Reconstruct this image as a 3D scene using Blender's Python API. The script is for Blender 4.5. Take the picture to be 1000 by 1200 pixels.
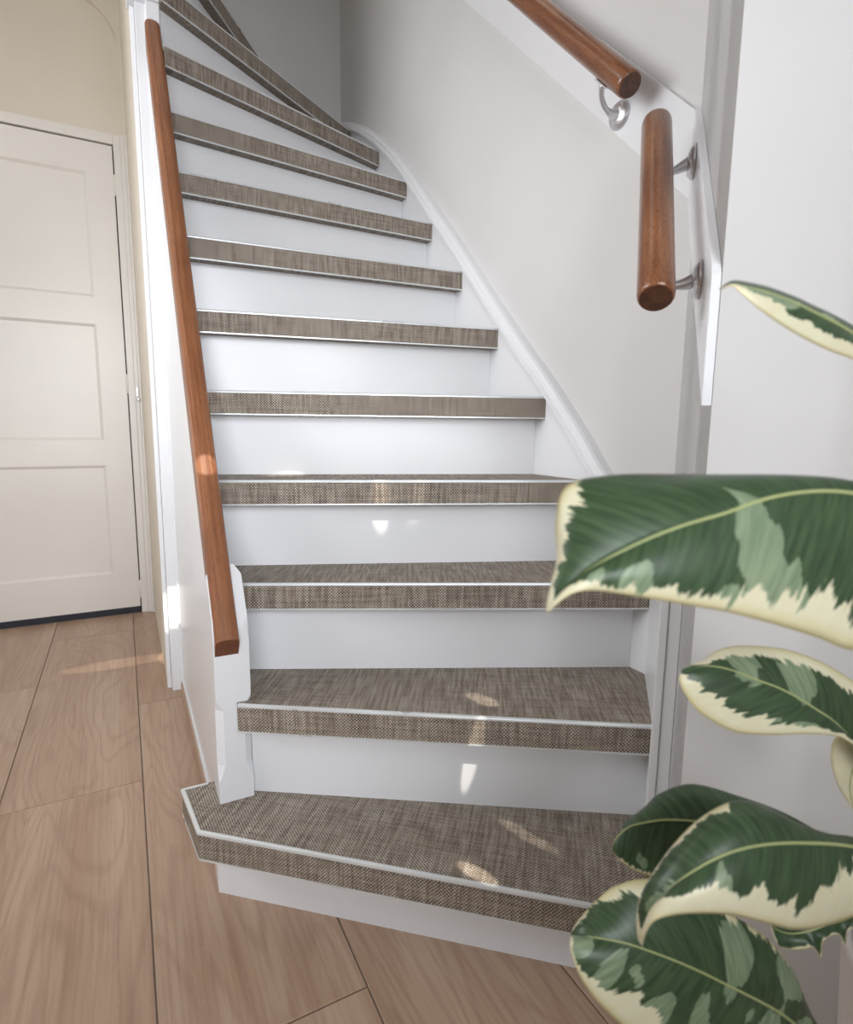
import bpy, bmesh, math, random
from mathutils import Vector, Matrix
from mathutils.geometry import interpolate_bezier

for o in list(bpy.data.objects):
    bpy.data.objects.remove(o)
scene = bpy.context.scene
COL = scene.collection
R = math.radians

# ------------------------------------------------------------------ camera
# house frame: x = to the right across the stair, y = along the hall, z = up
FPX, PITCH, ROLL, EYE = 675.0, 0.145, 0.0108, 0.8727
YAW = R(27.7185)
ax = Vector((math.cos(YAW), -math.sin(YAW), 0))      # camera-right on the ground
ay = Vector((math.sin(YAW), math.cos(YAW), 0))       # camera-forward on the ground
az = Vector((0, 0, 1))
fwd = ay * math.cos(PITCH) - az * math.sin(PITCH)
up0 = ay * math.sin(PITCH) + az * math.cos(PITCH)
cr, sr = math.cos(ROLL), math.sin(ROLL)
rt = ax * cr + up0 * sr
upv = -ax * sr + up0 * cr
cam_d = bpy.data.cameras.new('camera')
cam = bpy.data.objects.new('camera', cam_d)
COL.objects.link(cam)
cam.matrix_world = Matrix(((rt.x, upv.x, -fwd.x, 0), (rt.y, upv.y, -fwd.y, 0), (rt.z, upv.z, -fwd.z, EYE), (0, 0, 0, 1)))
cam_d.sensor_fit = 'HORIZONTAL'
cam_d.sensor_width = 36
cam_d.lens = FPX / 1000 * 36
cam_d.clip_start = 0.02
cam_d.dof.use_dof = True
cam_d.dof.focus_distance = 1.35
cam_d.dof.aperture_fstop = 6.3
scene.camera = cam


def ray_at(px, py, dist):
    """point of the photographed place seen at px,py at horizontal distance dist"""
    x, y = px - 500.0, 600.0 - py
    x, y = cr * x - sr * y, sr * x + cr * y
    d = ax * x + ay * (FPX * math.cos(PITCH) + y * math.sin(PITCH)) + az * (-FPX * math.sin(PITCH) + y * math.cos(PITCH))
    return d * (dist / d.dot(ay)) + Vector((0, 0, EYE))


# ------------------------------------------------------------------ world, lights, exposure
w = bpy.data.worlds.new('world')
scene.world = w
w.use_nodes = True
bg = w.node_tree.nodes['Background']
bg.inputs[0].default_value = (0.86, 0.92, 1.0, 1)
bg.inputs[1].default_value = 0.62
scene.view_settings.view_transform = 'Standard'
scene.view_settings.look = 'None'
scene.view_settings.exposure = 0.13
scene.view_settings.gamma = 1.0
scene.view_settings.use_curve_mapping = False


def aim(o, target):
    d = Vector(target) - o.location
    o.rotation_euler = d.to_track_quat('-Z', 'Y').to_euler()


def area(name, loc, target, sx, sy, power, col):
    l = bpy.data.lights.new(name, 'AREA')
    l.shape = 'RECTANGLE'
    l.size, l.size_y, l.energy, l.color = sx, sy, power, col
    o = bpy.data.objects.new(name, l)
    COL.objects.link(o)
    o.location = loc
    aim(o, target)
    return o


area('rear_fill', (-0.5, -4.2, 2.15), (0.2, 1.4, 1.2), 3.8, 2.7, 272, (0.93, 0.96, 1.0))  # unseen area lamp added behind the viewer as the main light
area('side_fill', (-2.4, 1.2, 1.8), (0.8, 0.9, 1.1), 2.2, 1.5, 76, (0.95, 0.97, 1.0))  # area lamp added outside the made-up opening on the left
area('upstairs_fill', (0.3, 1.9, 4.4), (0.5, 1.7, 0), 0.8, 0.8, 2.0, (1.0, 0.93, 0.84))  # weak warm fill added above the stairwell, no source seen there


lamp_d = bpy.data.lights.new('hall_fill', 'POINT')  # point lamp added as fill for the dim hall end
lamp_d.energy, lamp_d.shadow_soft_size, lamp_d.color = 5, 0.14, (1.0, 0.95, 0.88)
lamp = bpy.data.objects.new('hall_fill', lamp_d)
COL.objects.link(lamp)
lamp.location = (-0.6, 1.55, 2.5)


def glint(name, src, dst, deg, power, sx=1.0, sy=1.0, blend=0.25):
    l = bpy.data.lights.new(name, 'SPOT')
    l.spot_size = R(deg)
    l.spot_blend = blend
    l.shadow_soft_size = 0.004
    l.energy = power
    l.color = (1.0, 0.93, 0.82)
    o = bpy.data.objects.new(name, l)
    COL.objects.link(o)
    o.location = src
    aim(o, dst)
    o.scale = (sx, sy, 1)
    return o


# ------------------------------------------------------------------ materials
def lin(c):
    return tuple(((v / 255) / 12.92 if v / 255 <= 0.04045 else ((v / 255 + 0.055) / 1.055) ** 2.4) for v in c) + (1,)


class NT:
    def __init__(s, name, rough=0.5, metal=0.0, spec=0.5):
        s.m = bpy.data.materials.new(name)
        s.m.use_nodes = True
        s.t = s.m.node_tree
        s.b = s.t.nodes['Principled BSDF']
        s.b.inputs['Roughness'].default_value = rough
        s.b.inputs['Metallic'].default_value = metal
        s.b.inputs['Specular IOR Level'].default_value = spec

    def n(s, t, **kw):
        nd = s.t.nodes.new(t)
        for k, v in kw.items():
            if k.startswith('i_'):
                nd.inputs[int(k[2:])].default_value = v
            else:
                setattr(nd, k, v)
        return nd

    def l(s, a, b):
        s.t.links.new(a, b)

    def math(s, op, a, b=None, c=None):
        nd = s.n('ShaderNodeMath', operation=op)
        for i, v in enumerate((a, b, c)):
            if v is None:
                continue
            if isinstance(v, (int, float)):
                nd.inputs[i].default_value = v
            else:
                s.l(v, nd.inputs[i])
        return nd.outputs[0]

    def mapr(s, v, a, b, c=0.0, d=1.0, smooth=False):
        nd = s.n('ShaderNodeMapRange')
        if smooth:
            nd.interpolation_type = 'SMOOTHSTEP'
        for i, x in enumerate((v, a, b, c, d)):
            if isinstance(x, (int, float)):
                nd.inputs[i].default_value = x
            else:
                s.l(x, nd.inputs[i])
        return nd.outputs[0]

    def noise(s, vec, scale, detail=2, rough=0.5, dist=0.0):
        nd = s.n('ShaderNodeTexNoise')
        nd.inputs['Scale'].default_value = scale
        nd.inputs['Detail'].default_value = detail
        nd.inputs['Roughness'].default_value = rough
        nd.inputs['Distortion'].default_value = dist
        s.l(vec, nd.inputs['Vector'])
        return nd.outputs['Fac']

    def mix(s, f, a, b):
        nd = s.n('ShaderNodeMix', data_type='RGBA')
        for i, x in ((0, f), (6, a), (7, b)):
            if isinstance(x, (int, float, tuple)):
                nd.inputs[i].default_value = x
            else:
                s.l(x, nd.inputs[i])
        return nd.outputs[2]

    def scale(s, vec, v3, loc=(0, 0, 0)):
        nd = s.n('ShaderNodeMapping')
        nd.inputs['Scale'].default_value = v3
        nd.inputs['Location'].default_value = loc
        s.l(vec, nd.inputs['Vector'])
        return nd.outputs[0]

    def bump(s, h, strength=0.3, dist=0.001):
        nd = s.n('ShaderNodeBump')
        nd.inputs['Strength'].default_value = strength
        nd.inputs['Distance'].default_value = dist
        s.l(h, nd.inputs['Height'])
        s.l(nd.outputs[0], s.b.inputs['Normal'])

    def color(s, c):
        if isinstance(c, tuple):
            s.b.inputs['Base Color'].default_value = c
        else:
            s.l(c, s.b.inputs['Base Color'])


def painted(name, c, rough, bump=0.08, sc=90):
    a = NT(name, rough)
    tc = a.n('ShaderNodeTexCoord')
    n1 = a.noise(tc.outputs['Object'], 2.3, 3)
    n2 = a.noise(tc.outputs['Object'], sc, 3)
    c2 = tuple(v * 0.955 for v in c[:3]) + (1,)
    a.color(a.mix(a.mapr(n1, 0.35, 0.65), c2, c))
    a.bump(n2, bump, 0.002)
    return a.m


M_wall = painted('plaster', lin((222, 220, 219)), 0.75, 0.12, 120)
M_wall_lit = painted('plaster_lit', lin((243, 240, 238)), 0.7, 0.12, 120)  # wall plaster made lighter: lacking bounce light put into the colour
M_wall_hall = painted('hall_plaster', lin((233, 225, 211)), 0.8, 0.1, 100)
M_trim = painted('satin_white_paint', lin((240, 241, 244)), 0.28, 0.05, 40)
M_door = painted('door_white_paint', lin((238, 234, 229)), 0.33, 0.05, 50)
M_dark = painted('dark_rubber', lin((40, 44, 54)), 0.6)
M_gap = painted('shadow_gap', lin((92, 74, 64)), 0.9)


def weave_mat():
    a = NT('woven_vinyl', 0.62, 0, 0.35)
    uv = a.n('ShaderNodeUVMap').outputs[0]
    sp = a.n('ShaderNodeSeparateXYZ')
    a.l(uv, sp.inputs[0])
    P = 2 * math.pi / 0.0060
    sx = a.math('SINE', a.math('MULTIPLY', sp.outputs[0], P))
    sy = a.math('SINE', a.math('MULTIPLY', sp.outputs[1], P))
    checker = a.math('MULTIPLY', sx, sy)                        # basket weave: warp over weft, then under
    bold = a.mapr(checker, -0.25, 0.25, 0, 1, True)
    warp = a.noise(a.scale(uv, (170, 12, 1)), 1.0, 3, 0.65)       # threads of differing shade
    weft = a.noise(a.scale(uv, (12, 170, 1)), 1.0, 3, 0.65)
    big = a.noise(a.scale(uv, (9, 9, 1)), 1.0, 2)
    beige, dark, brown = lin((218, 208, 194)), lin((62, 53, 47)), lin((146, 132, 118))
    tw = a.mix(a.mapr(warp, 0.38, 0.64), brown, beige)
    tf = a.mix(a.mapr(weft, 0.38, 0.64), dark, brown)
    c = a.mix(bold, tf, tw)
    c = a.mix(a.mapr(big, 0.3, 0.7, 0.0, 0.16), c, lin((128, 112, 98)))
    # dark holes between the threads
    hx = a.math('ABSOLUTE', a.math('COSINE', a.math('MULTIPLY', sp.outputs[0], P)))
    hy = a.math('ABSOLUTE', a.math('COSINE', a.math('MULTIPLY', sp.outputs[1], P)))
    hole = a.mapr(a.math('MULTIPLY', hx, hy), 0.62, 0.95, 0, 0.85)
    c = a.mix(hole, c, lin((44, 36, 31)))
    a.color(c)
    a.bump(a.math('SUBTRACT', checker, a.math('MULTIPLY', hole, 1.5)), 0.35, 0.0006)
    return a.m


M_weave = weave_mat()


def metal(name, c, rough, met=1.0):
    a = NT(name, rough, met)
    tc = a.n('ShaderNodeTexCoord')
    n = a.noise(tc.outputs['Object'], 9, 1)
    a.color(a.mix(a.mapr(n, 0.3, 0.7), tuple(v * 0.85 for v in c[:3]) + (1,), c))
    a.l(a.mapr(n, 0.3, 0.7, rough * 0.8, rough * 1.25), a.b.inputs['Roughness'])
    return a.m


M_alu = metal('brushed_aluminium', lin((234, 237, 238)), 0.33, 0.35)
M_chrome = metal('satin_chrome', lin((232, 232, 236)), 0.34, 0.85)
M_grout = painted('grout', lin((138, 128, 118)), 0.9)


def wood(name, c1, c2, c3, rough=0.35, streak=(3, 60, 60), coat=0.3, pores=0.5):
    """UV x runs along the grain, in metres"""
    a = NT(name, rough)
    uv = a.n('ShaderNodeUVMap').outputs[0]
    warped = a.noise(a.scale(uv, (2.0, 14, 1)), 1.0, 2)
    v = a.n('ShaderNodeCombineXYZ')
    sp = a.n('ShaderNodeSeparateXYZ')
    a.l(uv, sp.inputs[0])
    a.l(sp.outputs[0], v.inputs[0])
    a.l(a.math('ADD', sp.outputs[1], a.math('MULTIPLY', warped, 0.012)), v.inputs[1])
    g1 = a.noise(a.scale(v.outputs[0], streak), 1.0, 4, 0.6)
    g2 = a.noise(a.scale(v.outputs[0], (streak[0] * 14, streak[1] * 9, 1)), 1.0, 2, 0.6)
    big = a.noise(a.scale(uv, (6, 6, 1)), 1.0, 2)
    c = a.mix(a.mapr(g1, 0.3, 0.68), c1, c2)
    c = a.mix(a.mapr(g2, 0.52, 0.7, 0, pores), c, c3)
    c = a.mix(a.mapr(big, 0.35, 0.7, 0, 0.35), c, c3)
    a.color(c)
    a.b.inputs['Coat Weight'].default_value = coat
    a.b.inputs['Coat Roughness'].default_value = 0.25
    a.bump(g2, 0.15, 0.0006)
    return a.m


M_rail = wood('stair_rail_wood', lin((162, 108, 70)), lin((128, 76, 46)), lin((90, 48, 30)), 0.42, (4, 110, 1), 0.2, 0.7)
M_pole = wood('mahogany_pole', lin((156, 104, 68)), lin((116, 68, 43)), lin((66, 35, 24)), 0.28, (7, 60, 1), 0.5, 0.8)
M_endgrain = wood('worn_end_grain', lin((120, 76, 50)), lin((70, 42, 30)), lin((36, 24, 22)), 0.5, (60, 60, 1), 0.1, 0.8)
M_endcut = wood('rail_cut_end', lin((132, 78, 46)), lin((112, 62, 36)), lin((86, 46, 28)), 0.5, (30, 60, 1), 0.1)


def floor_mat():
    a = NT('wood_look_tile', 0.34, 0, 0.45)
    uv0 = a.n('ShaderNodeUVMap').outputs[0]
    oi = a.n('ShaderNodeObjectInfo')
    off = a.n('ShaderNodeCombineXYZ')
    a.l(a.math('MULTIPLY', oi.outputs['Random'], 37.0), off.inputs[0])
    a.l(a.math('MULTIPLY', oi.outputs['Random'], 91.0), off.inputs[1])
    add = a.n('ShaderNodeVectorMath', operation='ADD')
    a.l(uv0, add.inputs[0])
    a.l(off.outputs[0], add.inputs[1])
    uv = add.outputs[0]
    field = a.noise(a.scale(uv, (0.9, 5.0, 1)), 1.0, 2, 0.45, 0.5)      # growth-ring field, drawn out along the tile
    rings = a.math('SINE', a.math('MULTIPLY', field, 110.0))
    fine = a.noise(a.scale(uv, (5, 130, 1)), 1.0, 4, 0.6)
    broad = a.noise(a.scale(uv, (0.7, 11, 1)), 1.0, 3)
    pore = a.noise(a.scale(uv, (60, 700, 1)), 1.0, 1)
    light, mid, dark = lin((204, 178, 156)), lin((182, 152, 129)), lin((150, 115, 94))
    c = a.mix(a.mapr(broad, 0.33, 0.67), light, mid)
    c = a.mix(a.mapr(rings, 0.1, 1.0, 0, 0.24), c, dark)
    c = a.mix(a.mapr(fine, 0.45, 0.75, 0, 0.5), c, dark)
    c = a.mix(a.mapr(pore, 0.62, 0.75, 0, 0.3), c, lin((205, 186, 168)))
    c = a.mix(a.math('MULTIPLY', oi.outputs['Random'], 0.3), c, lin((150, 116, 94)))
    a.color(c)
    a.bump(fine, 0.08, 0.0008)
    return a.m


M_tile = floor_mat()


def leaf_mat():
    a = NT('variegated_leaf', 0.33, 0, 0.45)
    lc = a.n('ShaderNodeAttribute', attribute_name='lc').outputs['Vector']     # along, across (m), leaf seed
    cr_ = a.n('ShaderNodeAttribute', attribute_name='cream').outputs['Fac']
    gr_ = a.n('ShaderNodeAttribute', attribute_name='grey').outputs['Fac']
    sp = a.n('ShaderNodeSeparateXYZ')
    a.l(lc, sp.inputs[0])
    aby = a.math('ABSOLUTE', sp.outputs[1])
    q = a.math('ADD', sp.outputs[0], a.math('MULTIPLY', aby, 0.55))            # constant along a side vein
    side = a.math('SIGN', sp.outputs[1])
    cv = a.n('ShaderNodeCombineXYZ')
    a.l(q, cv.inputs[0])
    a.l(a.math('MULTIPLY', aby, 0.16), cv.inputs[1])
    a.l(a.math('ADD', sp.outputs[2], a.math('MULTIPLY', side, 3.1)), cv.inputs[2])
    V = cv.outputs[0]
    jag = a.noise(V, 75, 4, 0.7)
    jag2 = a.noise(V, 420, 2, 0.6)
    j = a.math('ADD', a.math('MULTIPLY', a.math('SUBTRACT', jag, 0.5), 0.85), a.math('MULTIPLY', a.math('SUBTRACT', jag2, 0.5), 0.16))
    creamf = a.mapr(a.math('ADD', cr_, j), -0.012, 0.012)
    patch = a.noise(V, 42, 2, 0.5)
    grey = a.mapr(a.math('ADD', a.math('ADD', gr_, a.math('MULTIPLY', a.math('SUBTRACT', patch, 0.5), 1.5)), a.math('MULTIPLY', j, 0.8)), 0.42, 0.44)
    stri = a.noise(V, 190, 2, 0.5)
    vein = a.math('POWER', a.math('ABSOLUTE', a.math('SINE', a.math('MULTIPLY', q, math.pi / 0.0062))), 0.6)
    dark = a.mix(a.mapr(stri, 0.35, 0.65), lin((56, 76, 52)), lin((76, 98, 68)))
    green2 = a.mix(a.mapr(stri, 0.35, 0.65), lin((122, 142, 112)), lin((150, 166, 134)))
    c = a.mix(grey, dark, green2)
    c = a.mix(a.mapr(vein, 0.0, 0.35, 0.14, 0.0), c, lin((140, 160, 120)))
    cream = a.mix(a.mapr(jag, 0.3, 0.7), lin((236, 234, 206)), lin((232, 224, 190)))
    edge = a.n('ShaderNodeAttribute', attribute_name='rim').outputs['Fac']
    cream = a.mix(a.mapr(edge, 0.86, 1.0, 0, 0.6), cream, lin((206, 190, 120)))
    c = a.mix(creamf, c, cream)
    a.color(c)
    a.b.inputs['Subsurface Weight'].default_value = 0.0
    a.bump(vein, 0.07, 0.0006)
    # thin blade lets some light through
    tr = a.n('ShaderNodeBsdfTranslucent')
    a.l(c, tr.inputs[0])
    mx = a.n('ShaderNodeMixShader')
    mx.inputs[0].default_value = 0.18
    out = a.t.nodes['Material Output']
    a.l(a.b.outputs[0], mx.inputs[1])
    a.l(tr.outputs[0], mx.inputs[2])
    a.l(mx.outputs[0], out.inputs[0])
    return a.m


M_leaf = leaf_mat()
M_rib = painted('midrib_green', lin((172, 180, 124)), 0.45)
M_stem = painted('green_brown_stem', lin((110, 98, 70)), 0.6)
M_sheath = painted('brown_scar', lin((120, 70, 44)), 0.7)
M_pot = painted('matt_white_glaze', lin((200, 192, 186)), 0.5)
M_soil = painted('potting_soil', lin((52, 40, 32)), 0.95, 0.8, 60)


# ------------------------------------------------------------------ mesh helpers
class MB:
    """verts / faces / uvs collected for one mesh object"""

    def __init__(s):
        s.v, s.f, s.uv, s.mi, s.sm = [], [], [], [], []

    def face(s, pts, uvs=None, mi=0, smooth=False):
        i = len(s.v)
        s.v += [tuple(p) for p in pts]
        s.f.append(tuple(range(i, i + len(pts))))
        s.uv.append(uvs or [(0, 0)] * len(pts))
        s.mi.append(mi)
        s.sm.append(smooth)

    def prism(s, poly, z0, z1, axis='z', mi=0, uvdir=None):
        """poly = 2D outline, extruded along axis; side faces get uv = (run along outline, height)"""
        def P(a, b, c):
            return {'z': (a, b, c), 'x': (c, a, b), 'y': (a, c, b)}[axis]
        n = len(poly)
        area_ = sum(poly[i][0] * poly[(i + 1) % n][1] - poly[(i + 1) % n][0] * poly[i][1] for i in range(n))
        if area_ < 0:
            poly = poly[::-1]
        d = uvdir or (1, 0)
        L = math.hypot(*d)
        d = (d[0] / L, d[1] / L)
        q = [(p[0] * d[0] + p[1] * d[1], -p[0] * d[1] + p[1] * d[0]) for p in poly]
        s.face([P(p[0], p[1], z1) for p in poly], q, mi)
        s.face([P(p[0], p[1], z0) for p in poly[::-1]], q[::-1], mi)
        run = 0
        for i in range(n):
            a, b = poly[i], poly[(i + 1) % n]
            l = math.hypot(b[0] - a[0], b[1] - a[1])
            s.face([P(a[0], a[1], z0), P(b[0], b[1], z0), P(b[0], b[1], z1), P(a[0], a[1], z1)],
                   [(run, z0), (run + l, z0), (run + l, z1), (run, z1)], mi)
            run += l
        return s

    def box(s, a, b, mi=0):
        return s.prism([(a[0], a[1]), (b[0], a[1]), (b[0], b[1]), (a[0], b[1])], a[2], b[2], 'z', mi)

    def sweep(s, path, prof, up=(0, 0, 1), closed=True, caps=True, mi=0, capmi=None, smooth=True, scales=None):
        """sweep a 2D profile (side, up) along a path of points; uv x runs along the path"""
        path = [Vector(p) for p in path]
        rings = []
        for i, p in enumerate(path):
            t = (path[min(i + 1, len(path) - 1)] - path[max(i - 1, 0)]).normalized()
            u_ = Vector(up)
            side = t.cross(u_)
            if side.length < 1e-4:
                side = t.cross(Vector((1, 0, 0)))
            side.normalize()
            uu = side.cross(t).normalized()
            k = scales[i] if scales else 1.0
            rings.append([p + side * (a * k) + uu * (b * k) for a, b in prof])
        n = len(prof)
        per = [0]
        for i in range(n):
            a, b = prof[i], prof[(i + 1) % n]
            per.append(per[-1] + math.hypot(b[0] - a[0], b[1] - a[1]))
        run = 0
        for i in range(len(path) - 1):
            l = (path[i + 1] - path[i]).length
            for j in range(n if closed else n - 1):
                k = (j + 1) % n
                s.face([rings[i][j], rings[i][k], rings[i + 1][k], rings[i + 1][j]],
                       [(run, per[j]), (run, per[j + 1]), (run + l, per[j + 1]), (run + l, per[j])], mi, smooth)
            run += l
        if caps and closed:
            cm = mi if capmi is None else capmi
            s.face(rings[0][::-1], [(a, b) for a, b in prof[::-1]], cm)
            s.face(rings[-1], [(a, b) for a, b in prof], cm)
        return s

    def tube(s, path, r, n=16, **kw):
        return s.sweep(path, [(r * math.cos(2 * math.pi * i / n), r * math.sin(2 * math.pi * i / n)) for i in range(n)], **kw)

    def lathe(s, base, axis, prof, n=28, mi=0, smooth=True):
        """prof = list of (radius, height along axis)"""
        axis = Vector(axis).normalized()
        e = axis.orthogonal().normalized()
        g = axis.cross(e)
        base = Vector(base)
        rings = [[base + axis * h + (e * math.cos(2 * math.pi * i / n) + g * math.sin(2 * math.pi * i / n)) * r for i in range(n)] for r, h in prof]
        for i in range(len(prof) - 1):
            for j in range(n):
                k = (j + 1) % n
                s.face([rings[i][j], rings[i][k], rings[i + 1][k], rings[i + 1][j]], None, mi, smooth)
        s.face(rings[0][::-1], None, mi)
        s.face(rings[-1], None, mi)
        return s

    def build(s, name, mats, parent=None, bevel=0.0, seg=2, weld=True):
        me = bpy.data.meshes.new(name)
        me.from_pydata(s.v, [], s.f)
        uvl = me.uv_layers.new(name='UVMap')
        k = 0
        for u in s.uv:
            for c in u:
                uvl.data[k].uv = c
                k += 1
        for m in (mats if isinstance(mats, (list, tuple)) else [mats]):
            me.materials.append(m)
        for p, mi, sm in zip(me.polygons, s.mi, s.sm):
            p.material_index = mi
            p.use_smooth = sm
        if weld or bevel:
            bm = bmesh.new()
            bm.from_mesh(me)
            bmesh.ops.remove_doubles(bm, verts=bm.verts, dist=1e-5)
            bmesh.ops.dissolve_degenerate(bm, edges=bm.edges, dist=1e-6)
            bmesh.ops.recalc_face_normals(bm, faces=bm.faces)
            if bevel:
                es = [e for e in bm.edges if len(e.link_faces) == 2 and e.calc_face_angle(0) > 0.5]
                bmesh.ops.bevel(bm, geom=es, offset=bevel, segments=seg, profile=0.5, affect='EDGES', clamp_overlap=True)
            bm.to_mesh(me)
            bm.free()
        o = bpy.data.objects.new(name, me)
        COL.objects.link(o)
        if parent:
            o.parent = parent
            o.matrix_parent_inverse = parent.matrix_world.inverted()
        return o


def empty(name, loc, label=None, cat=None, group=None, kind=None):
    o = bpy.data.objects.new(name, None)
    o.empty_display_size = 0.1
    o.location = loc
    COL.objects.link(o)
    o.matrix_world = Matrix.Translation(loc)
    tag(o, label, cat, group, kind)
    return o


def tag(o, label=None, cat=None, group=None, kind=None):
    if label:
        o['label'] = label
    if cat:
        o['category'] = cat
    if group:
        o['group'] = group
    if kind:
        o['kind'] = kind
    return o


def cr_spline(pts, n):
    """Catmull-Rom through tuples of any length, n samples evenly in parameter"""
    pts = [tuple(p) for p in pts]
    m = len(pts) - 1
    out = []
    for i in range(n):
        x = i / (n - 1) * m
        k = min(int(x), m - 1)
        t = x - k
        p0, p1, p2, p3 = pts[max(k - 1, 0)], pts[k], pts[k + 1], pts[min(k + 2, m)]
        out.append(tuple(0.5 * (2 * b + (c - a) * t + (2 * a - 5 * b + 4 * c - d) * t * t + (3 * b - a - 3 * c + d) * t ** 3)
                         for a, b, c, d in zip(p0, p1, p2, p3)))
    return out


# ------------------------------------------------------------------ the shell
CEIL = 2.8
TOP = 4.8


def struct(name, o, label, cat):
    return tag(o, label, cat, kind='structure')


# walls on the right of the stair: main wall, slanted corner piece, wall turned to the room
CA = (0.945, 0.765)          # concave corner
CB = (0.685, 0.505)          # convex corner
b = MB().prism([(0.945, 0.765), (0.945, 2.75), (1.05, 2.75), (1.05, 0.765)], 0, TOP)
struct('wall_right', b.build('wall_right', M_wall), 'smooth white stairwell wall rising along the right side of the steps', 'wall')
b = MB().prism([CA, CB, (0.755, 0.575), (0.955, 0.775)], 0, TOP)
struct('wall_corner', b.build('wall_corner', M_wall_lit), 'narrow slanted white wall strip where the flight begins', 'wall')
b = MB().prism([CB, (2.05, -0.86), (2.12, -0.79), (0.755, 0.575)], 0, TOP)
struct('wall_front', b.build('wall_front', M_wall), 'bright white wall at the right behind the variegated leaves', 'wall')
b = MB().prism([(0.165, 2.66), (0.945, 2.66), (0.945, 2.75), (0.165, 2.75)], 0, TOP)
struct('wall_back', b.build('wall_back', M_wall), 'shaded plaster wall at the top of the stairwell', 'wall')

# hall end wall with its shallow arched recess over the door
YD = 2.94
hb = MB()
arc = [(0.072, 2.06)] + [(0.072 - 0.16 * (1 - math.cos(R(a))), 2.42 + 0.16 * math.sin(R(a))) for a in range(0, 91, 10)]
outline = [(0.16, 2.06)] + [(0.16, CEIL)] + [(-1.3, CEIL), (-1.3, 2.58)] + arc[::-1]
# band round the arch, in front
hb.prism([(x, z) for x, z in outline], YD - 0.005, YD + 0.02, 'y')
hb.prism([(-1.3, 2.06), (0.16, 2.06), (0.16, CEIL), (-1.3, CEIL)], YD + 0.02, YD + 0.12, 'y')
hb.prism([(0.06, 0), (0.16, 0), (0.16, 2.06), (0.06, 2.06)], YD + 0.02, YD + 0.12, 'y')
hb.prism([(-1.3, 0), (-0.845, 0), (-0.845, 2.06), (-1.3, 2.06)], YD + 0.0, YD + 0.12, 'y')
hb.prism([(-1.3, 0), (0.16, 0), (0.16, CEIL), (-1.3, CEIL)], YD + 0.13, YD + 0.16, 'y')
struct('wall_hall_end', hb.build('wall_hall_end', M_wall_hall, weld=False), 'cream hall end wall with a rounded recess above the white door', 'wall')
b = MB()  # the opening in this wall is made up to let light in
b.prism([(-0.86, 0), (3.06, 0), (3.06, 1.15), (-0.86, 1.15)], -1.38, -1.3, 'x')
b.prism([(-0.86, 2.15), (3.06, 2.15), (3.06, CEIL), (-0.86, CEIL)], -1.38, -1.3, 'x')
b.prism([(-0.86, 1.15), (0.6, 1.15), (0.6, 2.15), (-0.86, 2.15)], -1.38, -1.3, 'x')
b.prism([(1.85, 1.15), (3.06, 1.15), (3.06, 2.15), (1.85, 2.15)], -1.38, -1.3, 'x')
struct('wall_left', b.build('wall_left', M_wall_hall, weld=False), 'cream wall along the left side of the hall with a high opening added for the light', 'wall')
# unseen wall added behind the viewer: solid below, opening above shapes the light
EV = -0.78
OX0, OX1, OZ0, OZ1 = -1.10, 0.50, 0.80, 1.98
b = MB()
b.prism([(-1.38, 0), (2.1, 0), (2.1, OZ0), (-1.38, OZ0)], EV - 0.08, EV, 'y')
b.prism([(-1.38, OZ1), (2.1, OZ1), (2.1, CEIL), (-1.38, CEIL)], EV - 0.08, EV, 'y')
b.prism([(-1.38, OZ0), (OX0, OZ0), (OX0, OZ1), (-1.38, OZ1)], EV - 0.08, EV, 'y')
b.prism([(OX1, OZ0), (2.1, OZ0), (2.1, OZ1), (OX1, OZ1)], EV - 0.08, EV, 'y')
struct('wall_light_mask', b.build('wall_light_mask', M_wall, weld=False), 'white wall added behind the viewer, its wide opening shaped for the light', 'wall')
# partition between hall and stair
b = MB()
b.prism([(0.088, 2.04), (0.1625, 2.04), (0.1625, 2.96), (0.088, 2.96)], 0, TOP)
struct('wall_partition', b.build('wall_partition', M_wall_hall), 'cream partition closing the stair off from the hall', 'wall')
b = MB().prism([(-1.38, -0.86), (0.088, -0.86), (0.088, 3.06), (-1.38, 3.06)], CEIL, CEIL + 0.1)
b.prism([(0.088, -0.86), (2.1, -0.86), (2.1, 0.4), (0.088, 0.4)], CEIL, CEIL + 0.1)
struct('ceiling', b.build('ceiling', M_wall), 'white hall ceiling', 'ceiling')
b = MB().prism([(0.088, 0.4), (1.05, 0.4), (1.05, 2.75), (0.088, 2.75)], TOP, TOP + 0.1)
struct('ceiling_stairwell', b.build('ceiling_stairwell', M_wall), 'white ceiling high above the stairwell', 'ceiling')
b = MB().prism([(0.02, 0.4), (0.088, 0.4), (0.088, 2.04), (0.02, 2.04)], CEIL, TOP)
b.prism([(0.088, 0.35), (0.9, 0.35), (0.9, 0.4), (0.088, 0.4)], CEIL, TOP)
struct('wall_upper', b.build('wall_upper', M_wall), 'white wall of the stairwell above the hall ceiling', 'wall')

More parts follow.
